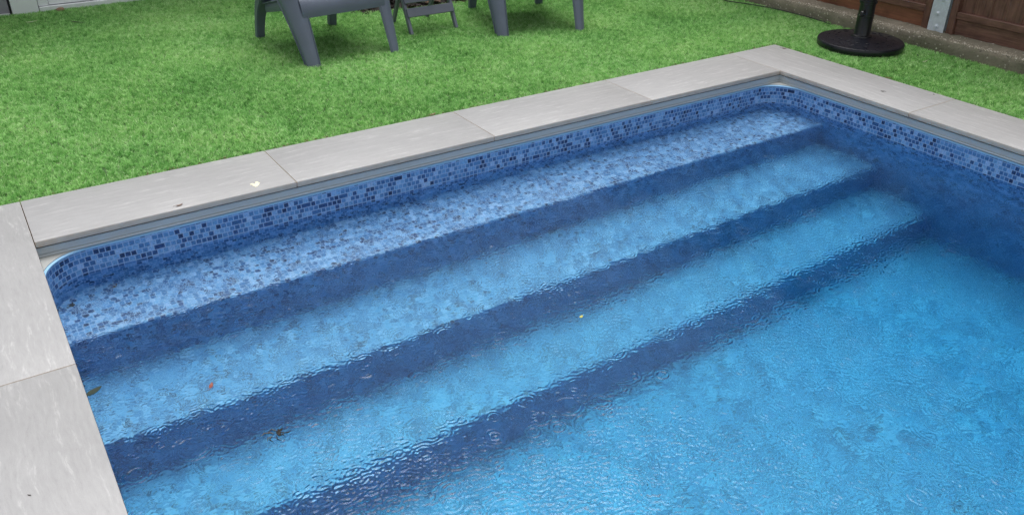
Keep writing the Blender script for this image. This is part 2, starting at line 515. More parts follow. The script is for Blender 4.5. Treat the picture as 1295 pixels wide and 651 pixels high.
# aluminium coping track, square in the corners: groove, face, lip and ledge, as closed swept profile
def sweep_square(name, prof, mat, smooth=False):
    """prof: (inset, z) points; swept round the square pool edge"""
    bm = bmesh.new(); rings = []
    for ins, z in prof:
        rings.append([bm.verts.new(p) for p in ((L-ins, -ins, z), (ins, -ins, z), (ins, YB+ins, z), (L-ins, YB+ins, z))])
    for A, B in zip(rings, rings[1:]):
        for k in range(4): bm.faces.new((A[k], A[(k+1) % 4], B[(k+1) % 4], B[k]))
    return obj(name, bm, mat, pool, smooth)
sweep_square('track_shadow_gap', [(.0, -TH), (-.022, -TH-.001), (-.022, -TH-.005)], MAT['trackgap'])  # strip coloured dark as the shade between slab and track
sweep_square('coping_track', [(-.020, -.030), (-.008, -.030), (-.0075, -.055), (-.010, -.0555), (-.010, -.0575), (-.0045, -.058), (-.003, -.066), (-.008, -.067), (-.012, -.0685)], MAT['track'])
# ledge filling the square corner behind the rounded liner
def arc_pts(cx, cy, r, a0, n=14): return [(cx+r*math.cos(R(a0+90*k/n)), cy+r*math.sin(R(a0+90*k/n))) for k in range(n+1)]
RC = .17
for cx, cy, a0, sx, sy in ((L-RC, -RC, 0, L, 0), (RC, -RC, 90, 0, 0)):
    bm = bmesh.new()
    pts = arc_pts(cx, cy, RC+.010, a0)
    ctr = bm.verts.new((sx+(.010 if sx else -.010), .010, -.0670)); vs = [bm.verts.new((*q, -.0670)) for q in pts]
    lo = [bm.verts.new((*q, -.0705)) for q in pts]
    for a, b in zip(vs, vs[1:]): bm.faces.new((ctr, a, b))
    for a, b, c, d in zip(vs, vs[1:], lo[1:], lo): bm.faces.new((a, d, c, b))
    obj('corner_plate', bm, MAT['plate'], pool)
# bead of the liner
def sweep_round(name, prof, mat, uvs=None, smooth=True):
    bm = bmesh.new(); uv = bm.loops.layers.uv.verify(); rings = []
    for ins, z in prof:
        rings.append([bm.verts.new((*q, z)) for q in outline(RC-ins, ins)])
    n = len(rings[0]); pts = outline(RC); S = [0]
    for a, b in zip(pts, pts[1:]+pts[:1]): S.append(S[-1]+math.hypot(a[0]-b[0], a[1]-b[1]))
    for A, B, (i0, z0), (i1, z1) in zip(rings, rings[1:], prof, prof[1:]):
        for k in range(n):
            f = bm.faces.new((A[k], A[(k+1) % n], B[(k+1) % n], B[k]))
            for l, q in zip(f.loops, ((S[k], z0), (S[k+1], z0), (S[k+1], z1), (S[k], z1))): l[uv].uv = (-q[0], q[1])
    return obj(name, bm, mat, pool, smooth)
sweep_round('liner_bead', [(-.012, -.0705), (-.006, -.0705), (-.002, -.073), (-.002, -.0775), (-.004, -.080), (-.006, -.0805)], MAT['bead'], smooth=False)
sweep_round('liner_wall', [(-.006, -.0800), (-.006, -.30), (-.006, -.6), (-.006, ZF)], MAT['liner'])
# floor
bm = bmesh.new(); uv = bm.loops.layers.uv.verify()
vs = [bm.verts.new((x_, y_, ZF)) for x_, y_ in ((-.008, YB-.008), (L+.008, YB-.008), (L+.008, .008), (-.008, .008))]
f = bm.faces.new(vs)
for l in f.loops: l[uv].uv = (l.vert.co.x, l.vert.co.y)
obj('pool_floor', bm, MAT['liner'], pool)
# steps: tread, soft nosing, riser (slightly battered)
zb = [STEPS[1][1], STEPS[2][1], ZF]
for (yf, zt), zlow in zip(STEPS, zb):
    r = .018
    prof = [(.008, zt), (yf*.5, zt), (yf+r, zt)]
    for k in range(1, 6):
        a = R(90+90*k/6); prof.append((yf+r+r*math.cos(a), zt-r+r*math.sin(a)))
    prof += [(yf, zt-r), (yf-.004, zlow+.02), (yf-.006, zlow)]
    bm = bmesh.new(); uv = bm.loops.layers.uv.verify(); s = 0; rows = []
    nx = 24; prev = None
    for (yy, zz) in prof:
        if prev: s += math.hypot(yy-prev[0], zz-prev[1])
        prev = (yy, zz)
        rows.append(([bm.verts.new((-.008+(L+.016)*i/nx, yy, zz)) for i in range(nx+1)], s))
    for (A, sa), (B, sb) in zip(rows, rows[1:]):
        for i in range(nx):
            f = bm.faces.new((A[i], B[i], B[i+1], A[i+1]))
            for l, q in zip(f.loops, ((L*i/nx, -sa), (L*i/nx, -sb), (L*(i+1)/nx, -sb), (L*(i+1)/nx, -sa))): l[uv].uv = (q[0], q[1]+zt*3.1)
    obj('step', bm, MAT['liner'], pool, smooth=True)

# water body (closed; sides and bottom lie just outside the liner)
bm = bmesh.new()
bm.free()
import numpy as np
def water_body():
    rng = np.random.default_rng(12)
    X0, X1, Y0, Y1 = -.014, L+.014, -3.25, .014
    D = .0036
    nx = int((X1-X0)/D)+1; ny = int((Y1-Y0)/D)+1
    xs = np.linspace(X0, X1, nx); ys = np.linspace(Y0, Y1, ny)
    # band limited random wavelets (spectral synthesis)
    kx = np.fft.fftfreq(nx, D)[None, :]; ky = np.fft.fftfreq(ny, D)[:, None]
    k = np.hypot(kx, ky); th = np.arctan2(ky, kx)
    def field(wl, bw, direc=None, spread=1.0):
        k0 = 1/wl
        A = np.exp(-((np.log(np.maximum(k, 1e-6)/k0))**2)/(2*bw*bw))
        if direc is not None: A = A*(.25+np.abs(np.cos(th-direc))**spread)
        h = np.fft.ifft2(np.fft.fft2(rng.standard_normal((ny, nx)))*A).real
        gx = np.gradient(h, D, axis=1); gy = np.gradient(h, D, axis=0)
        return h/np.sqrt((gx**2+gy**2).mean())
    patch = field(.8, .4); patch = patch/patch.std()
    pw = np.clip(.85+.35*patch, .35, 1.6)
    h = field(.020, .30, R(62), 3)*.056*pw + field(.034, .30, R(75), 2)*.024 + field(.0135, .22, R(110), 1.5)*.050*pw + field(.13, .35)*.008 + field(.45, .3)*.003
    # raindrop rings
    n = 3200
    px = rng.uniform(X0, X1, n); py = rng.uniform(Y0, Y1, n)
    for cx, cy in zip(px, py):
        r0 = .006+.055*rng.random()**1.4; wl = rng.uniform(.0095, .0135); slope = rng.uniform(.16, .95)*.02/(r0+.010)
        slope = min(slope, .50); w = wl*rng.uniform(.55, .95)
        rr = r0+3*w
        i0 = max(0, int((cx-rr-X0)/D)); i1 = min(nx, int((cx+rr-X0)/D)+2); j0 = max(0, int((cy-rr-Y0)/D)); j1 = min(ny, int((cy+rr-Y0)/D)+2)
        if i1 <= i0 or j1 <= j0: continue
        d = np.hypot(xs[None, i0:i1]-cx, ys[j0:j1, None]-cy)
        h[j0:j1, i0:i1] += slope*wl/6.283*np.cos((d-r0)*6.283/wl)*np.exp(-((d-r0)/w)**2/2)
    h = np.clip(h, -.012, .012)
    h[0, :] = 0; h[-1, :] = 0; h[:, 0] = 0; h[:, -1] = 0
    gx, gy = np.meshgrid(xs, ys)
    top = np.stack([gx.ravel(), gy.ravel(), (ZW+h).ravel()], 1)
    N = nx*ny
    idx = np.arange(N).reshape(ny, nx)
    quads = np.stack([idx[:-1, :-1], idx[:-1, 1:], idx[1:, 1:], idx[1:, :-1]], -1).reshape(-1, 4)
    YE = YB-.014; zb_ = ZF-.03
    extra = np.array([[X0, YE, ZW], [X1, YE, ZW], [X0, YE, zb_], [X1, YE, zb_], [X0, Y1, zb_], [X1, Y1, zb_]])
    e0 = N
    polys = []
    fr = idx[0, :]; bk = idx[-1, :]; lf = idx[:, 0]; rt = idx[:, -1]
    polys.append([e0, e0+1] + list(fr[::-1]))                       # quiet water towards the near end
    polys.append([e0+2, e0+3, e0+1, e0])                            # near side
    polys.append([e0+5, e0+4] + list(bk))                           # far side
    polys.append([e0+4, e0+2, e0] + list(lf))                       # left
    polys.append([e0+3, e0+5] + list(rt[::-1]) + [e0+1])            # right
    polys.append([e0+4, e0+5, e0+3, e0+2])                          # bottom
    loops = np.concatenate([quads.ravel()]+[np.array(p) for p in polys]).astype(np.int32)
    tot = np.concatenate([np.full(len(quads), 4), [len(p) for p in polys]]).astype(np.int32)
    st_ = np.concatenate([[0], np.cumsum(tot)[:-1]]).astype(np.int32)
    me = bpy.data.meshes.new('water')
    V = np.concatenate([top, extra]).astype(np.float32)
    me.vertices.add(len(V)); me.vertices.foreach_set('co', V.ravel())
    me.loops.add(len(loops)); me.loops.foreach_set('vertex_index', loops)
    me.polygons.add(len(tot)); me.polygons.foreach_set('loop_start', st_); me.polygons.foreach_set('loop_total', tot)
    sm = np.ones(len(tot), bool); sm[len(quads):] = False
    me.polygons.foreach_set('use_smooth', sm)
    me.update(calc_edges=True); me.validate()
    me.materials.append(MAT['water'])
    return link(bpy.data.objects.new('water', me))
o = water_body(); tag(o, kind='structure')

# ------------------------------------------------------------------ kerb and fence
bm = bmesh.new()
ys = [-5.0+i*.011 for i in range(int(9.2/.011))]
prof = [(0, -.06), (0, -.02), (.0, .02), (.001, .045), (.002, .062), (.008, .073), (.02, .079), (.034, .081), (.05, .082), (.07, .083), (.10, .084), (.14, .087), (.20, .088), (.55, .088), (.55, -.06)]
rows = []
for yy in ys:
    row = []
    for i, (x_, z_) in enumerate(prof):
        nz = noise.noise(Vector((yy*2.1, i*.31, 1.2))); nf = noise.noise(Vector((yy*19, i*.9, 5))); ng_ = noise.noise(Vector((yy*60, i*2.1, 9)))
        big = noise.noise(Vector((yy*.8, 0, 3)))
        k = 1 if 2 <= i <= 12 else 0
        row.append(bm.verts.new((x_+k*(.004*nz+.004*nf+.0025*ng_), yy, z_+k*(.006*big+.006*nf*(1 if i > 3 else .3)+.003*ng_))))
    rows.append(row)
for A, B in zip(rows, rows[1:]):
    for a, b, c, d in zip(A, A[1:], B[1:], B): bm.faces.new((a, b, c, d))
# loose pale chippings along the arris
rnd = random.Random(5)
for k in range(1500):
    yy = rnd.uniform(-1.6, 2.2); xx = .006+abs(rnd.gauss(.012, .014))
    if noise.noise(Vector((yy*6, 0, 8))) < -.25 and rnd.random() < .6: continue
    zz = .074+.006*noise.noise(Vector((yy*.8, 0, 3)))+min(xx, .05)*.18
    s = rnd.uniform(.0012, .0036)
    r_ = bmesh.ops.create_icosphere(bm, subdivisions=1, radius=s, matrix=Matrix.Translation((xx, yy, zz)) @ Matrix.Rotation(rnd.uniform(0, 3), 4, 'Z') @ Matrix.Diagonal((1.3, .9, .7, 1)))
    for v in r_['verts']:
        for f in v.link_faces: f.material_index = 1
MAT['chip'] = simple('pale_aggregate', (.50, .45, .36), .8, .5, 70)
kerb = obj('concrete_kerb', bm, [MAT['concrete'], MAT['chip']], smooth=True); kerb.location = (KX, 0, 0)
tag(kerb, 'rough brown concrete footing with a crumbling pale edge along the foot of the dark fence', 'kerb')

def fence_panel(y0, y1, label, red):
    t = thing('wooden_fence', label, 'fence', (FX, (y0+y1)/2, .079), 0, 'dark wooden fence panels')
    h = (y1-y0)/2; top = 1.75; rnd = random.Random(int(y0*100))
    def part(name, boxes, mat, lab=None):
        bm = bmesh.new()
        for bx in boxes: box(bm, *bx, bev=.003)
        return obj(name, bm, mat, t, label=lab)
    part('stile', [(-.010, .030, -h, -h+.045, 0, top)], MAT['wood'])
    part('stile', [(-.010, .030, h-.045, h, 0, top)], MAT['wood'])
    part('gravel_board', [(.012, .030, -h+.045, h-.045, .004, .112)], MAT['woodred'] if red else MAT['wood'], 'smooth reddish bottom board' if red else None)
    for z in (.105, .70, 1.30, top-.045):
        part('rail', [(-.006, .028, -h+.045, h-.045, z, z+.043)], MAT['wood'])
    n = round((2*h-.09)/.098); w = (2*h-.09)/n
    for i in range(n):
        a = -h+.045+i*w
        part('board', [(.016+(.008 if i % 2 else 0)+rnd.uniform(-.001, .001), .030+(.008 if i % 2 else 0), a-.006*(i > 0), a+w+(.006 if i < n-1 else 0), .115, top-.01)], MAT['wood'])
    return t
PH = 1.83; PG = .13
fence_panel(-.060, -.060+PH, 'dark brown fence panel with reddish bottom board behind the black parasol base', True)
fence_panel(-.060+PH+PG, -.060+2*PH+PG, 'dark brown fence panel at the back beyond the black cable, behind the lawn corner', False)
fence_panel(-.060-PG-PH, -.060-PG, 'dark brown fence panel on the right of the galvanised steel post', False)
fence_panel(-.060-2*PG-2*PH, -.060-2*PG-PH, 'dark brown fence panel nearest the viewer on the right side of the pool', False)
def fence_post(yc, label):
    t = thing('fence_post', label, 'post', (FX-.022, yc, .082), 0, 'galvanised steel fence posts')
    bm = bmesh.new()
    box(bm, 0, .006, -.056, .056, 0, 1.86, .0015)          # front flange
    box(bm, .0062, .055, -.004, .004, 0, 1.86)             # web
    box(bm, .0552, .061, -.056, .056, 0, 1.86, .0015)      # rear flange
    obj('post_profile', bm, MAT['galv'], t)
    for (z, dy) in ((.035, -.004), (.115, .006), (.205, -.010), (.60, 0), (1.0, .006), (1.45, -.004)):
        bm = bmesh.new(); n = 12
        M = Matrix.Translation((0, dy, z)) @ Matrix.Rotation(R(-90), 4, 'Y')
        lathe(bm, [(.014, 0), (.014, .002), (.0105, .0024), (.0100, .008), (.007, .0115), (0, .012)], 12)
        for v in bm.verts: v.co = M @ v.co
        obj('bolt', bm, MAT['galv'], t, smooth=True)
    return t
fence_post(-.125, 'galvanised grey steel post with round bolt heads between the dark fence panels')
fence_post(-.060+PH+PG/2, 'galvanised steel fence post farther along at the back of the lawn')
fence_post(-.060-PG*1.5-PH, 'galvanised steel fence post nearer the viewer beside the pool')

# ------------------------------------------------------------------ parasol stand
ps = thing('parasol_stand', 'round black parasol base with upright tube standing on the grass by the kerb', 'parasol stand', (4.822, .094, TURF+.014))
bm = bmesh.new()
lathe(bm, [(0, 0), (.252, 0), (.262, .006), (.266, .020), (.266, .036), (.262, .044), (.252, .048), (.246, .047), (.22, .051), (.14, .060), (.075, .068), (.055, .070), (0, .070)], 72)

for k in range(16):
    a = 2*math.pi*k/16; 
    for rr, ww in ((.20, .010), (.155, .006)):
        vs = box(bm, rr-.003, rr+.003, -.022+ww, .022-ww, .052+(.2-rr)*.13, .0565+(.2-rr)*.13, .0012)
        M = Matrix.Rotation(a+(.1 if rr < .18 else 0), 4, 'Z')
        for v in vs:
            if v.is_valid: v.co = M @ v.co
obj('base_disc', bm, MAT['parasol'], ps, smooth=True)
bm = bmesh.new(); lathe(bm, [(.0, .066), (.066, .068), (.064, .076), (.052, .080), (.050, .084), (.049, .196), (.0515, .198), (.0515, .203), (.048, .205), (.047, .275), (.054, .277), (.054, .292), (.046, .294), (.045, .40), (.030, .405), (0, .405)], 36)
for v in bm.verts: v.co = v.co
obj('upright_tube', bm, MAT['tube'], ps, smooth=True)
bm = bmesh.new(); tube(bm, [(0, 0, .38), (0, 0, 1.35)], .019, 20); obj('pole', bm, MAT['tube'], ps, smooth=True)
bm = bmesh.new()
tube(bm, [(-.042, -.010, .222), (-.074, -.022, .222)], .006, 10)
lathe_b = bmesh.new()
M = Matrix.Translation((-.062, -.018, .222)) @ Matrix.Rotation(R(20), 4, 'Z') @ Matrix.Rotation(R(-90), 4, 'Y')
lathe(lathe_b, [(0, 0), (.012, .001), (.015, .005), (.016, .012), (.012, .018), (0, .02)], 14)
for v in lathe_b.verts: v.co = M @ v.co
me_tmp = bpy.data.meshes.new('tmp'); lathe_b.to_mesh(me_tmp); lathe_b.free(); bm.from_mesh(me_tmp); bpy.data.meshes.remove(me_tmp)
obj('clamp_knob', bm, MAT['tube'], ps, smooth=True)

# ------------------------------------------------------------------ resin chairs
def arc_leg(s, stations):
    """quarter-round moulded leg; stations: (cx, cy, z, chord)"""
    bm = bmesh.new(); secs = []
    for cx, cy, z, w in stations:
        outer = []; inner = []
        n = 20
        for k in range(n+1):
            u = -1+2*k/n
            # chord runs from the front-inner side to the side-rear; bulges outwards/forwards
            d = Vector((s*.5, .5)).normalized(); nb = Vector((s*.5, -.5)).normalized()
            sag = .26*w*(1-abs(u)**2.6) + (.004 if abs(u) > .95 else (-.007 if .68 < abs(u) <= .9 else 0))
            q = Vector((cx, cy)) + d*(u*w/2) + nb*(sag-.10*w)
            tq = .0048
            qi = Vector((cx, cy)) + d*(u*(w/2-.002)) + nb*(sag-.10*w-tq - (.012 if abs(u) > .99 else 0))
            outer.append((q.x, q.y, z)); inner.append((qi.x, qi.y, z))
        # rolled rims at both edges
        secs.append(outer + inner[::-1])
    loft(bm, secs)
    return bm
def smoothstep(a, b, t): return a+(b-a)*t
def make_chair(name, label, loc, rz, group):
    t = thing(name, label, 'chair', loc, rz, group)
    for s in (-1, 1):
        st = []
        for k in range(13):
            u = k/12; z = .545*u
            st.append((s*(.287+.018*u+.03*u*u), .0+.26*u**1.05, z, .098+.115*u**1.25 if u < .85 else .098+.115*.85**1.25+.05*(u-.85)))
        obj('leg', arc_leg(s, st), MAT['chair'], t, smooth=True)
        # rear leg: curved blade
        bm = bmesh.new(); secs = []
        for k in range(11):
            u = k/10; z = .34*u
            cy = .80-.06*u-.15*u**3; cx = s*(.262-.010*u); w = .052+.05*u*u; d = .045+.10*max(0, u-.45)
            secs.append([(cx-w/2, cy-d/2, z), (cx+w/2, cy-d/2, z), (cx+w/2+.002, cy+d/2, z), (cx-w/2, cy+d/2, z)])
        loft(bm, secs)
        bmesh.ops.bevel(bm, geom=[e for e in bm.edges], offset=.005, segments=2, affect='EDGES')
        obj('leg', bm, MAT['chair'], t, smooth=True)
        # armrest
        bm = bmesh.new()
        def A(u, v, s=s):
            y_ = .13+.62*u; x_ = s*(.325+.012*math.sin(u*3.1)) + (v-.5)*.085*(1-.25*u)
            return (x_, y_, .548+.030*math.sin(u*math.pi)*.5+.02*u-.016*(2*v-1)**4)
        grid_sheet(bm, A, 16, 6, .012)
        obj('armrest', bm, MAT['chair'], t, smooth=True)
        # side rail under the seat edge
        bm = bmesh.new()
        def S(u, v, s=s):
            y_ = .13+.53*u; z1 = .375-.13*u; dep = .070-.012*u
            return (s*(.275-.02*u)+s*.006*math.sin(v*3.14), y_, z1-dep*(1-v) if s > 0 else z1-dep*v)
        grid_sheet(bm, S, 12, 4, .006)
        obj('side_rail', bm, MAT['chair'], t, smooth=True)
    bm = bmesh.new()
    def seat(u, v):
        x_ = (u-.5)*.55
        # v 0..1 runs from lower lip of the rolled front, over, then back
        if v < .35:
            a = v/.35; ang = a*math.pi/2
            y_ = .085+.070*(1-math.cos(ang)); z_ = .262+.118*math.sin(ang)**.9 - .012*(1-abs(2*u-1)**3)*(1-a)*0
        else:
            b = (v-.35)/.65; y_ = .155+.50*b; z_ = .380-.130*b - .012*math.sin(b*math.pi)*(1-(2*u-1)**2)
        z_ -= .010*math.cos((u-.5)*3.1)*(1 if v > .3 else v/.3)
        return (x_, y_, z_)
    grid_sheet(bm, seat, 20, 28, .006)
    obj('seat', bm, MAT['chair'], t, smooth=True)
    bm = bmesh.new()
    def back(u, v):
        w = .54-.10*v**3; x_ = (u-.5)*w
        return (x_, .655+.30*v-.05*(1-(2*u-1)**2)*-.6, .245+.70*v-.04*(2*u-1)**4*v)
    grid_sheet(bm, back, 16, 20, .008)
    # vertical slots read as grooves between slats
    bk = obj('backrest', bm, MAT['chair'], t, smooth=True)
    return t
GC = 'grey resin garden chairs on the lawn'
def orient(A, B):
    return math.atan2(B[1]-A[1], B[0]-A[0])
ZL = TURF+.010
make_chair('garden_chair', 'grey resin garden chair left of the small folding stool', (1.962, 1.548, ZL), R(5), GC)
make_chair('garden_chair', 'grey resin garden chair right of the small folding stool', (3.275, 1.452, ZL), R(-15), GC)
make_chair('garden_chair', 'grey resin garden chair at the far left edge showing only one dark leg', (-.175, 2.55, ZL), R(6), GC)

# ------------------------------------------------------------------ folding stool (A-frame with boards)
st = thing('folding_stool', 'small grey folding stool with slatted boards between the two garden chairs', 'stool', (2.672, 1.853, ZL), R(1))
def bar(bm, p, q, w, d, side=Vector((1, 0, 0))):
    p = Vector(p); q = Vector(q); ax = (q-p).normalized(); s = side.normalized(); n = ax.cross(s).normalized()
    vs = []
    for c in (p, q):
        vs.append([bm.verts.new(c+s*(a*w/2)+n*(b*d/2)) for a, b in ((-1, -1), (1, -1), (1, 1), (-1, 1))])
    for k in range(4): bm.faces.new((vs[0][k], vs[0][(k+1) % 4], vs[1][(k+1) % 4], vs[1][k]))
    bm.faces.new(vs[0][::-1]); bm.faces.new(vs[1])
def bar_obj(name, p, q, w, d, par=st, mat=None):
    bm = bmesh.new(); bar(bm, p, q, w, d); bmesh.ops.bevel(bm, geom=list(bm.edges), offset=.002, segments=1, affect='EDGES')
    return obj(name, bm, mat or MAT['stool'], par)
for s in (-1, 1):
    bar_obj('leg', (s*.172, 0, 0), (s*.172, .22, .43), .020, .030)
    bar_obj('leg', (s*.132+.018, .375, 0), (s*.148, .10, .43), .020, .030)
    bar_obj('top_rail', (s*.172, .02, .44), (s*.172, .32, .44), .020, .022)
def board(z0, z1, off, hw=.176):
    # board fixed on the front of the leaning legs
    ax = Vector((0, .22, .43)).normalized(); p = ax*(z0/ax.z); q = ax*(z1/ax.z); n = Vector((0, -ax.z, ax.y))
    bm = bmesh.new(); bar(bm, p+n*off, q+n*off, 2*hw, .014); bmesh.ops.bevel(bm, geom=list(bm.edges), offset=.002, segments=1, affect='EDGES')
    return obj('board', bm, MAT['stool'], st)
board(.098, .150, .0225); board(.180, .230, .0225)
bar_obj('cross_rail', (-.138, .335, .085), (.138, .335, .085), .030, .018)
bm = bmesh.new(); bar(bm, (-.01, .335, .05), (-.01, .335, .10), .02, .018); bm.free()
for i in range(5):
    y_ = .03+i*.062
    bm = bmesh.new(); box(bm, -.185, .185, y_, y_+.05, .452, .468, .002); obj('seat_slat', bm, MAT['stool'], st)

# ------------------------------------------------------------------ garden room at the back
gr = thing('garden_room', 'white garden room wall with pale sill and grey end panel at the back of the lawn', 'building', (0, HY, TURF))
def gpart(name, boxes, mat, lab=None, parent=None, bev=.002):
    bm = bmesh.new()
    for bx in boxes: box(bm, *bx, bev=bev)
    o_ = obj(name, bm, mat, parent or gr, label=lab)
    return o_
gpart('end_panel', [(-3.2, .330, .035, .12, .022, 2.35)], MAT['mauve'], 'grey end panel')
gpart('base_trim', [(-3.2, .330, .026, .12, -.02, .020)], MAT['whitedirty'])
gpart('corner_board', [(.345, .514, 0, .12, -.02, 2.35)], MAT['white'])
gpart('dark_joint_strip', [(.332, .343, .05, .12, -.02, 2.35)], MAT['roof'])
gpart('door_sill', [(.519, 2.6, -.004, .12, -.02, .045)], MAT['whitedirty'])
df = gpart('door_frame', [(.519, .585, .012, .11, .049, 2.12), (1.53, 1.59, .012, .11, .049, 2.12), (2.53, 2.6, .012, .11, .049, 2.12), (.585, 2.53, .012, .11, 2.05, 2.12)], MAT['white'])
for a in (.588, 1.593):
    d_ = gpart('door', [(a, a+.937, .022, .08, .051, .26), (a, a+.937, .022, .08, 1.93, 2.047), (a, a+.09, .022, .08, .262, 1.928), (a+.847, a+.937, .022, .08, .262, 1.928)], MAT['white'])
    gpart('pane', [(a+.09, a+.847, .045, .055, .262, 1.928)], MAT['glass'], parent=d_, bev=0)
hb = bmesh.new(); tube(hb, [(1.50, .018, 1.0), (1.50, -.03, 1.0), (1.42, -.03, 1.0)], .009, 10); obj('handle', hb, MAT['galv'], gr, smooth=True)
gpart('wall', [(.345, 2.6, .002, .12, 2.125, 2.349), (2.603, 5.0, .002, .12, -.02, 2.349)], MAT['white'])
gpart('side_wall', [(-3.2, -3.1, .125, 2.8, -.02, 2.349), (4.9, 5.0, .125, 2.8, -.02, 2.349)], MAT['white'])
gpart('roof', [(-3.35, 5.1, -.03, 3.0, 2.36, 2.48)], MAT['roof'])

# ------------------------------------------------------------------ unseen house and hedge, added as dark shapes for the water to mirror
hs_ = thing('added_brick_house', 'brown brick house with dark tiled roof added unseen behind the white garden room for dark water reflections', 'house', (0, 7.9, TURF))
MAT['brick'] = simple('brown_brick', (.13, .075, .055), .85, .2, 3)
MAT['tile'] = simple('dark_roof_tile', (.05, .038, .035), .8, .2, 6)
def hpart(name, boxes, mat, parent=None, bev=0):
    bm = bmesh.new()
    for bx in boxes: box(bm, *bx, bev=bev)
    return obj(name, bm, mat, parent or hs_)
wx = [-4.2, -1.0, 2.2, 5.4, 8.6]
bx_ = [(-6, 12, 0, .3, -.02, .9), (-6, 12, 0, .3, 2.1, 3.4), (-6, 12, 0, .3, 4.6, 5.3), (-6, -5.7, .301, 7, -.02, 5.3), (11.7, 12, .301, 7, -.02, 5.3)]
edges = [-6]+[v for x_ in wx for v in (x_, x_+1.5)]+[12]
for a, b in zip(edges[::2], edges[1::2]):
    for z in (.9, 3.4): bx_.append((a, b, 0, .3, z+.001, z+1.199))
hpart('wall', bx_, MAT['brick'])
for x_ in wx:
    for z in (.9, 3.4):
        w_ = hpart('window', [(x_+.002, x_+.07, .06, .14, z+.002, z+1.198), (x_+1.43, x_+1.498, .06, .14, z+.002, z+1.198), (x_+.07, x_+1.43, .06, .14, z+.002, z+.07), (x_+.07, x_+1.43, .06, .14, z+1.13, z+1.198), (x_+.72, x_+.78, .065, .135, z+.07, z+1.13)], MAT['white'])
        hpart('pane', [(x_+.07, x_+1.43, .09, .11, z+.07, z+1.13)], MAT['glass'], w_)
bm = bmesh.new()
v_ = [bm.verts.new(p) for p in ((-6.4, -.4, 5.25), (12.4, -.4, 5.25), (12.4, 3.5, 6.9), (-6.4, 3.5, 6.9), (-6.4, 7.4, 5.25), (12.4, 7.4, 5.25))]
for f in ((0, 1, 2, 3), (3, 2, 5, 4), (0, 3, 4), (1, 5, 2), (0, 4, 5, 1)): bm.faces.new([v_[k] for k in f])
obj('roof', bm, MAT['tile'], hs_)
hedge = thing('added_evergreen_hedge', 'unseen tall dark evergreen hedge added beyond the wooden fence for dark water reflections', 'hedge', (7.9, 1.0, TURF))  # out of view, added to give the water a dark reflection
MAT['leafgreen'] = simple('hedge_leaf', (.035, .075, .022), .5, .4, 4)
bm = bmesh.new(); rnd = random.Random(77)
for k in range(16000):
    f = rnd.random(); yy = rnd.uniform(-6, 5.4); hh = 4.3+.35*noise.noise(Vector((yy*.9, 0, 0)))
    if f < .55: c = Vector((-.55+.22*noise.noise(Vector((yy*1.4, k % 7, 0)))+rnd.uniform(-.08, .25), yy, rnd.uniform(.1, 1)*hh))
    elif f < .75: c = Vector((rnd.uniform(-.55, .55), yy, hh+rnd.uniform(-.2, .12)))
    else: c = Vector((rnd.uniform(-.4, .55), yy, rnd.uniform(.1, .95)*hh))
    a = Vector((rnd.gauss(0, 1), rnd.gauss(0, 1), rnd.gauss(0, 1))).normalized(); b_ = a.orthogonal().normalized(); s_ = rnd.uniform(.05, .11)
    bm.faces.new([bm.verts.new(c+a*s_*p+b_*s_*.6*q) for p, q in ((-1, 0), (0, -1), (1, 0), (0, 1))])
obj('foliage', bm, MAT['leafgreen'], hedge, smooth='keep')
bm = bmesh.new(); box(bm, -.30, .40, -6, 5.4, .35, 3.9); obj('inner_growth', bm, MAT['leafgreen'], hedge)
for k in range(9):
    bm = bmesh.new(); tube(bm, [(.05, -5.4+1.3*k, 0), (.02, -5.4+1.3*k+.04, .8), (.05, -5.4+1.3*k, 2.6)], [.07, .055, .03], 8); obj('trunk', bm, MAT['wood'], hedge)

# ------------------------------------------------------------------ bark heap behind the chairs
rnd = random.Random(21)
bm = bmesh.new()
def heap(u, v):
    x_ = 2.42+1.12*u; y_ = 2.53+.42*v
    e_ = min(1, min(u, 1-u)*7)*min(1, min(v, 1-v)*4+.0)
    sh = .02*math.sin(u*9)
    return (x_+.02*noise.noise(Vector((u*9, v*9, 0))), y_+sh-.06*u+.03*noise.noise(Vector((u*14, 0, 4))), TURF-.002+.075*e_*(.8+.5*noise.noise(Vector((u*8, v*4, 2))))+.012*noise.noise(Vector((u*60, v*25, 0)))*e_)
grid_sheet(bm, heap, 90, 34, .004)
for k in range(420):
    u, v = rnd.random(), rnd.random()**1.3
    c = Vector(heap(u, v)); M = Matrix.Translation(c+Vector((0, 0, .006))) @ Matrix.Rotation(rnd.uniform(0, 6.28), 4, 'Z') @ Matrix.Rotation(rnd.uniform(-.7, .7), 4, 'X')
    l_, w_ = rnd.uniform(.012, .045), rnd.uniform(.006, .018)
    n0 = len(bm.verts)
    q = [M @ Vector(p) for p in ((-l_, -w_, 0), (0, -w_*1.2, .004), (l_, -w_*.6, 0), (l_*.9, w_*.7, .003), (0, w_, .006), (-l_*.9, w_*.8, 0))]
    vs = [bm.verts.new(p) for p in q]; lo = [bm.verts.new(p-Vector((0, 0, .003))) for p in q]
    fs = [bm.faces.new(vs), bm.faces.new(lo[::-1])]+[bm.faces.new((vs[i], lo[i], lo[(i+1) % 6], vs[(i+1) % 6])) for i in range(6)]
    mi = 1 if rnd.random() < .12 else 0
    for f in fs: f.material_index = mi
MAT['bark'] = simple('dark_bark', (.022, .015, .012), .85, .5, 30, .003, 60)
MAT['barklight'] = simple('brown_bark', (.11, .065, .040), .8, .4, 40)
o = obj('bark_heap', bm, [MAT['bark'], MAT['barklight']])
tag(o, 'low heap of dark bark and dead leaves on the grass behind the chairs', 'bark heap', kind='stuff')

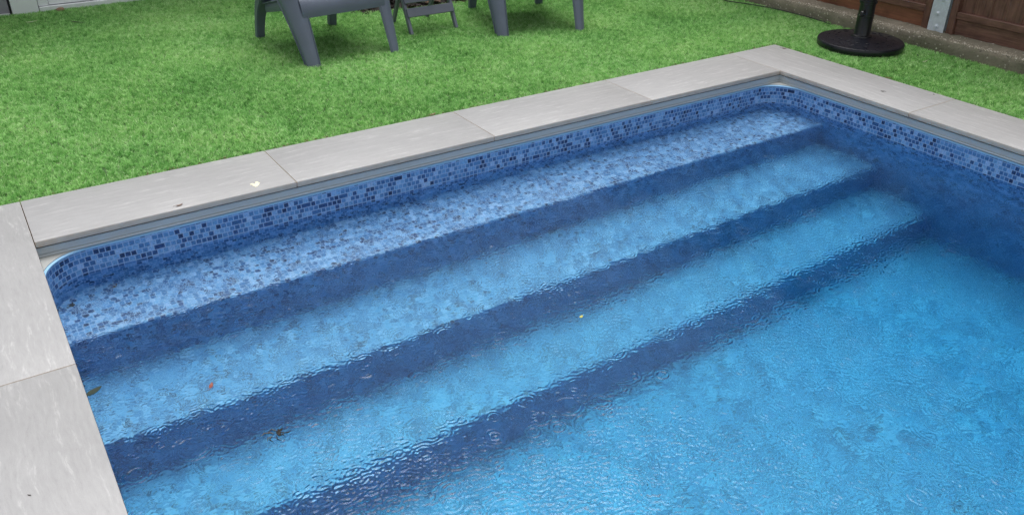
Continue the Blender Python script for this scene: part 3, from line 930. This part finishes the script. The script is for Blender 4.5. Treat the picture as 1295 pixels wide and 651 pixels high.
# ------------------------------------------------------------------ leaves and small litter
def leafmat(name, c, c2): 
    m, t, b = newmat(name); co = coords(t)
    t.link(t.ramp(t.noise(co, 90, 4, .7), [(.35, c), (.65, c2)]), b.inputs['Base Color']); b.inputs['Roughness'].default_value = .45
    return m
LM = {'brown': leafmat('leaf_brown', (.10, .045, .02), (.20, .10, .05)), 'red': leafmat('leaf_red', (.16, .02, .012), (.30, .08, .04)),
      'green': leafmat('leaf_green', (.005, .014, .005), (.016, .032, .010)), 'dark': leafmat('leaf_dark', (.012, .012, .008), (.05, .035, .02)),
      'yellow': leafmat('leaf_yellow', (.50, .42, .05), (.35, .35, .05)), 'pale': leafmat('straw_pale', (.55, .55, .38), (.42, .46, .26))}
def leaf(name, label, cat, x, y, z, ln, wd, rz, mat, curl=.25, tilt=0, stem=True, parent=None):
    bm = bmesh.new(); n = 8; rows = []
    for i in range(n+1):
        u = i/n; w = wd*math.sin(math.pi*min(1, u*.94+.03))**.8*(1-.25*u)*.5
        xx = (u-.5)*ln; zc = curl*ln*((2*u-1)**2)*.35
        rows.append([(xx, -w, zc+curl*w*.8), (xx, 0, zc), (xx, w, zc+curl*w*.8)])
    V = [[bm.verts.new(p) for p in r] for r in rows]; V2 = [[bm.verts.new((p[0], p[1], p[2]-.0007)) for p in r] for r in rows]
    for A, B, A2, B2 in zip(V, V[1:], V2, V2[1:]):
        for k in range(2):
            bm.faces.new((A[k], B[k], B[k+1], A[k+1])); bm.faces.new((A2[k], A2[k+1], B2[k+1], B2[k]))
        bm.faces.new((A[0], A2[0], B2[0], B[0])); bm.faces.new((A[2], B[2], B2[2], A2[2]))
    if stem: tube(bm, [(-ln*.5, 0, curl*ln*.3), (-ln*.68, .002, curl*ln*.25), (-ln*.8, .006, .001)], .0007, 5)
    o = obj(name, bm, LM[mat], smooth='keep'); o.location = (x, y, z); o.rotation_euler = (tilt, 0, rz)
    return tag(o, label, cat)
leaf('leaf', 'small brown curled leaf on the left coping slab above the steps', 'leaf', .526, .032, .001, .030, .011, .2, 'brown', .5)
leaf('leaf', 'red floating leaf on the water over the second step', 'leaf', .339, -.947, ZW+.0015, .032, .014, 1.1, 'red', .2)
leaf('leaf', 'tiny yellow leaf floating on the water over the third step', 'leaf', 1.555, -1.259, ZW+.0015, .020, .013, .4, 'yellow', .3, stem=False)
leaf('leaf', 'dark green leaf floating against the left pool edge', 'leaf', .026, -.780, ZW+.0015, .058, .028, .5, 'green', .08)
leaf('leaf', 'sunken brown leaf lying on the top step near the left corner', 'leaf', .215, -.045, -.302, .045, .014, .5, 'brown', .4)
leaf('leaf', 'dark curled leaf on the right coping slab near its inner edge', 'leaf', 4.155, -.564, .001, .022, .009, 2.2, 'dark', .6)
leaf('leaf', 'reddish brown leaf at the grass edge of the right coping', 'leaf', 4.390, -.43, .002, .035, .014, 1.9, 'brown', .4)
leaf('leaf', 'tiny dark leaf beside the joint of the right coping', 'leaf', 4.349, -.747, .001, .016, .006, .8, 'dark', .4, stem=False)
leaf('leaf', 'small dry leaf at the far outer corner of the coping', 'leaf', 4.356, .305, .001, .035, .011, -.9, 'brown', .5)
leaf('leaf', 'reddish leaf at the grass edge beside the middle coping slab', 'leaf', 1.873, .414, .003, .045, .016, .2, 'brown', .3)
leaf('leaf', 'tiny dark speck of leaf on the near left coping slab', 'leaf', -.184, -1.372, .001, .010, .003, 2.4, 'dark', .4, stem=False)
leaf('leaf', 'pale straw coloured leaf on the grass right of the chairs', 'leaf', 3.683, 1.286, .010, .028, .008, 1.9, 'pale', .3, .5)
leaf('leaf', 'long pale dry blade on the grass near the white wall', 'blade', .424, 3.471, .006, .085, .012, .2, 'pale', .15, stem=False)
leaf('leaf', 'dark strap shaped leaf on the grass near the white wall', 'leaf', .69, 3.31, .004, .14, .014, -.85, 'dark', .1, stem=False)
leaf('leaf', 'dark leaf on the grass right of the parasol base', 'leaf', 4.927, -.253, .008, .030, .014, .7, 'green', .3, .3)
leaf('leaf', 'pale curved blade on the grass right of the parasol base', 'blade', 4.839, -.356, .008, .045, .008, -.3, 'pale', .5, stem=False)
leaf('twig', 'pale splinter at the front edge of the bark heap', 'twig', 3.165, 2.36, .006, .060, .007, -.9, 'pale', .1, stem=False)
leaf('twig', 'short pale straw beside the bark heap near the stool', 'twig', 3.07, 2.31, .006, .035, .006, .9, 'pale', .1, stem=False)
bm = bmesh.new(); rnd = random.Random(31)
for k in range(150):
    if rnd.random() < .72: x_ = rnd.uniform(0, L+W); y_ = W+abs(rnd.gauss(0, .006))-.002
    else: x_ = L+W+abs(rnd.gauss(0, .006))-.002; y_ = rnd.uniform(-1.4, W)
    if noise.noise(Vector((x_*2.1, y_*2.1, 3))) < -.05: continue
    a = rnd.uniform(0, 3.14); l_ = rnd.uniform(.003, .009); d = Vector((math.cos(a), math.sin(a), rnd.uniform(-.2, .2)))*l_
    c = Vector((x_, y_, rnd.uniform(.001, .004)))
    tube(bm, [c-d, c+Vector((0, 0, .001)), c+d], [.0008, rnd.uniform(.0012, .0026), .0006], 5)
o = obj('litter', bm, LM['brown'], smooth=True)
tag(o, 'scattered brown crumbs of dead leaf along the seam between grass and paving', 'leaf litter', kind='stuff')
# scraps of dark debris
def clump(name, label, x, y, z, r, n, seed):
    rnd = random.Random(seed); bm = bmesh.new()
    for k in range(n):
        a = rnd.uniform(0, 6.28); d = rnd.uniform(0, r); c = Vector((d*math.cos(a), d*math.sin(a)*.6, 0))
        a2 = rnd.uniform(0, 6.28); ln = rnd.uniform(.3, .7)*r
        p = [c, c+Vector((math.cos(a2)*ln, math.sin(a2)*ln, .002)), c+Vector((math.cos(a2+.4)*ln*1.6, math.sin(a2+.4)*ln*1.6, 0))]
        tube(bm, p, [.0014, .0022, .0005], 5)
    o = obj(name, bm, LM['dark'], smooth=True); o.location = (x, y, z)
    return tag(o, label, 'debris')
clump('debris', 'tangled clump of dark debris floating over the third step', .436, -1.268, ZW+.001, .026, 16, 3)
clump('debris', 'dark sunken clump on the top step near the left edge', .055, -.105, -.300, .014, 14, 8)
# small flat cream blobs on the coping
bm = bmesh.new()
for cx, cy, r_ in ((0, 0, .012), (.010, .012, .009), (-.010, .017, .007), (.012, .026, .006), (-.003, -.014, .005)):
    bmesh.ops.create_icosphere(bm, subdivisions=3, radius=r_, matrix=Matrix.Translation((cx, cy, 0)) @ Matrix.Diagonal((1.2, 1, .12, 1)))
for v in bm.verts: v.co += Vector((1, 1, 0))*.003*noise.noise(v.co*150)
MAT['splash'] = simple('cream_yellow', (.85, .80, .58), .35, .1, 60)
o = obj('cream_spot', bm, MAT['splash'], smooth=True); o.location = (.845, .062, .0008)
tag(o, 'small flat cream dropping on the first coping slab near its joint', 'spot')
# pebble by the white wall
bm = bmesh.new(); bmesh.ops.create_icosphere(bm, subdivisions=3, radius=1)
for v in bm.verts:
    v.co = v.co*(1+.18*noise.noise(v.co*1.6)); v.co = Vector((v.co.x*.030, v.co.y*.018, v.co.z*.020))
MAT['pebble'] = simple('brown_stone', (.27, .17, .11), .8, .2, 60)
o = obj('stone', bm, MAT['pebble'], smooth=True); o.location = (.648, 3.752, TURF+.018)
tag(o, 'brown rounded stone on the grass against the white wall', 'stone')
# black cable along the kerb
pts = [(5.13, .56, -.003), (5.115, .68, .010), (5.112, .86, .012), (5.108, 1.0, .011), (5.09, 1.13, .010), (5.055, 1.26, .009), (5.01, 1.36, .010), (4.985, 1.42, .011), (5.00, 1.475, .012), (5.05, 1.48, .013), (5.11, 1.44, .013), (5.135, 1.52, .013), (5.135, 1.9, .012), (5.13, 2.6, .012), (5.13, 3.6, .012)]
def crom(P, n=8):
    P = [Vector(p) for p in P]; out = []
    for i in range(len(P)-1):
        p0, p1, p2, p3 = P[max(0, i-1)], P[i], P[i+1], P[min(len(P)-1, i+2)]
        for k in range(n):
            t = k/n; out.append(.5*((2*p1)+(-p0+p2)*t+(2*p0-5*p1+4*p2-p3)*t*t+(-p0+3*p1-3*p2+p3)*t**3))
    out.append(P[-1]); return out
bm = bmesh.new(); tube(bm, crom(pts), .0036, 8)
o = obj('cable', bm, MAT['rubberblack'], smooth=True); tag(o, 'thin black cable looping over the grass along the concrete footing', 'cable')

# ------------------------------------------------------------------ camera
cam = bpy.data.cameras.new('camera'); co = bpy.data.objects.new('camera', cam); COL.objects.link(co)
Rc = [[0.8366455873226676, -0.5476828066085095, 0.00822827799115966], [-0.26304606000424785, -0.41491753303383483, -0.8710052876391302], [0.4804486773106108, 0.726558314331691, -0.49120472752593947]]
M = Matrix(((Rc[0][0], -Rc[1][0], -Rc[2][0], -0.04863969926314414), (Rc[0][1], -Rc[1][1], -Rc[2][1], -3.2346734035331535), (Rc[0][2], -Rc[1][2], -Rc[2][2], 1.4936882198193404), (0, 0, 0, 1)))
co.matrix_world = M
cam.sensor_fit = 'HORIZONTAL'; cam.sensor_width = 36; cam.lens = 36*1077.15/1295
cam.clip_start = .05; cam.clip_end = 500
sc.camera = co

# ------------------------------------------------------------------ light: rainy overcast day
EL, AZ = R(72), R(40)
w = bpy.data.worlds.new('World'); sc.world = w; w.use_nodes = True
t = NT(w.node_tree); bg = w.node_tree.nodes['Background']
sky = t.new('ShaderNodeTexSky'); sky.sky_type = 'NISHITA'; sky.sun_disc = False
sky.sun_elevation = EL; sky.sun_rotation = AZ; sky.air_density = 1.0; sky.dust_density = 3.0; sky.ozone_density = 1.0
hs = t.new('ShaderNodeHueSaturation'); hs.inputs['Saturation'].default_value = .22
t.link(sky.outputs[0], hs.inputs['Color']); t.link(hs.outputs[0], bg.inputs['Color'])
bg.inputs['Strength'].default_value = .085
sun = bpy.data.lights.new('sun', 'SUN'); sun.energy = 1.2; sun.angle = R(45); sun.color = (1, .98, .95)
so = bpy.data.objects.new('sun', sun); COL.objects.link(so)
# Nishita: rotation measured clockwise from +Y
sd = Vector((math.sin(AZ)*math.cos(EL), math.cos(AZ)*math.cos(EL), math.sin(EL)))
so.rotation_euler = sd.to_track_quat('Z', 'Y').to_euler()
vs_ = sc.view_settings; vs_.view_transform = 'Standard'; vs_.look = 'None'; vs_.gamma = 1; vs_.use_curve_mapping = False
vs_.exposure = 1.1
cy = sc.cycles
cy.use_denoising = True
try: cy.denoising_prefilter = 'NONE'
except Exception: pass
cy.max_bounces = 9; cy.transmission_bounces = 7; cy.diffuse_bounces = 3; cy.glossy_bounces = 4
cy.sample_clamp_indirect = 8; cy.blur_glossy = .3
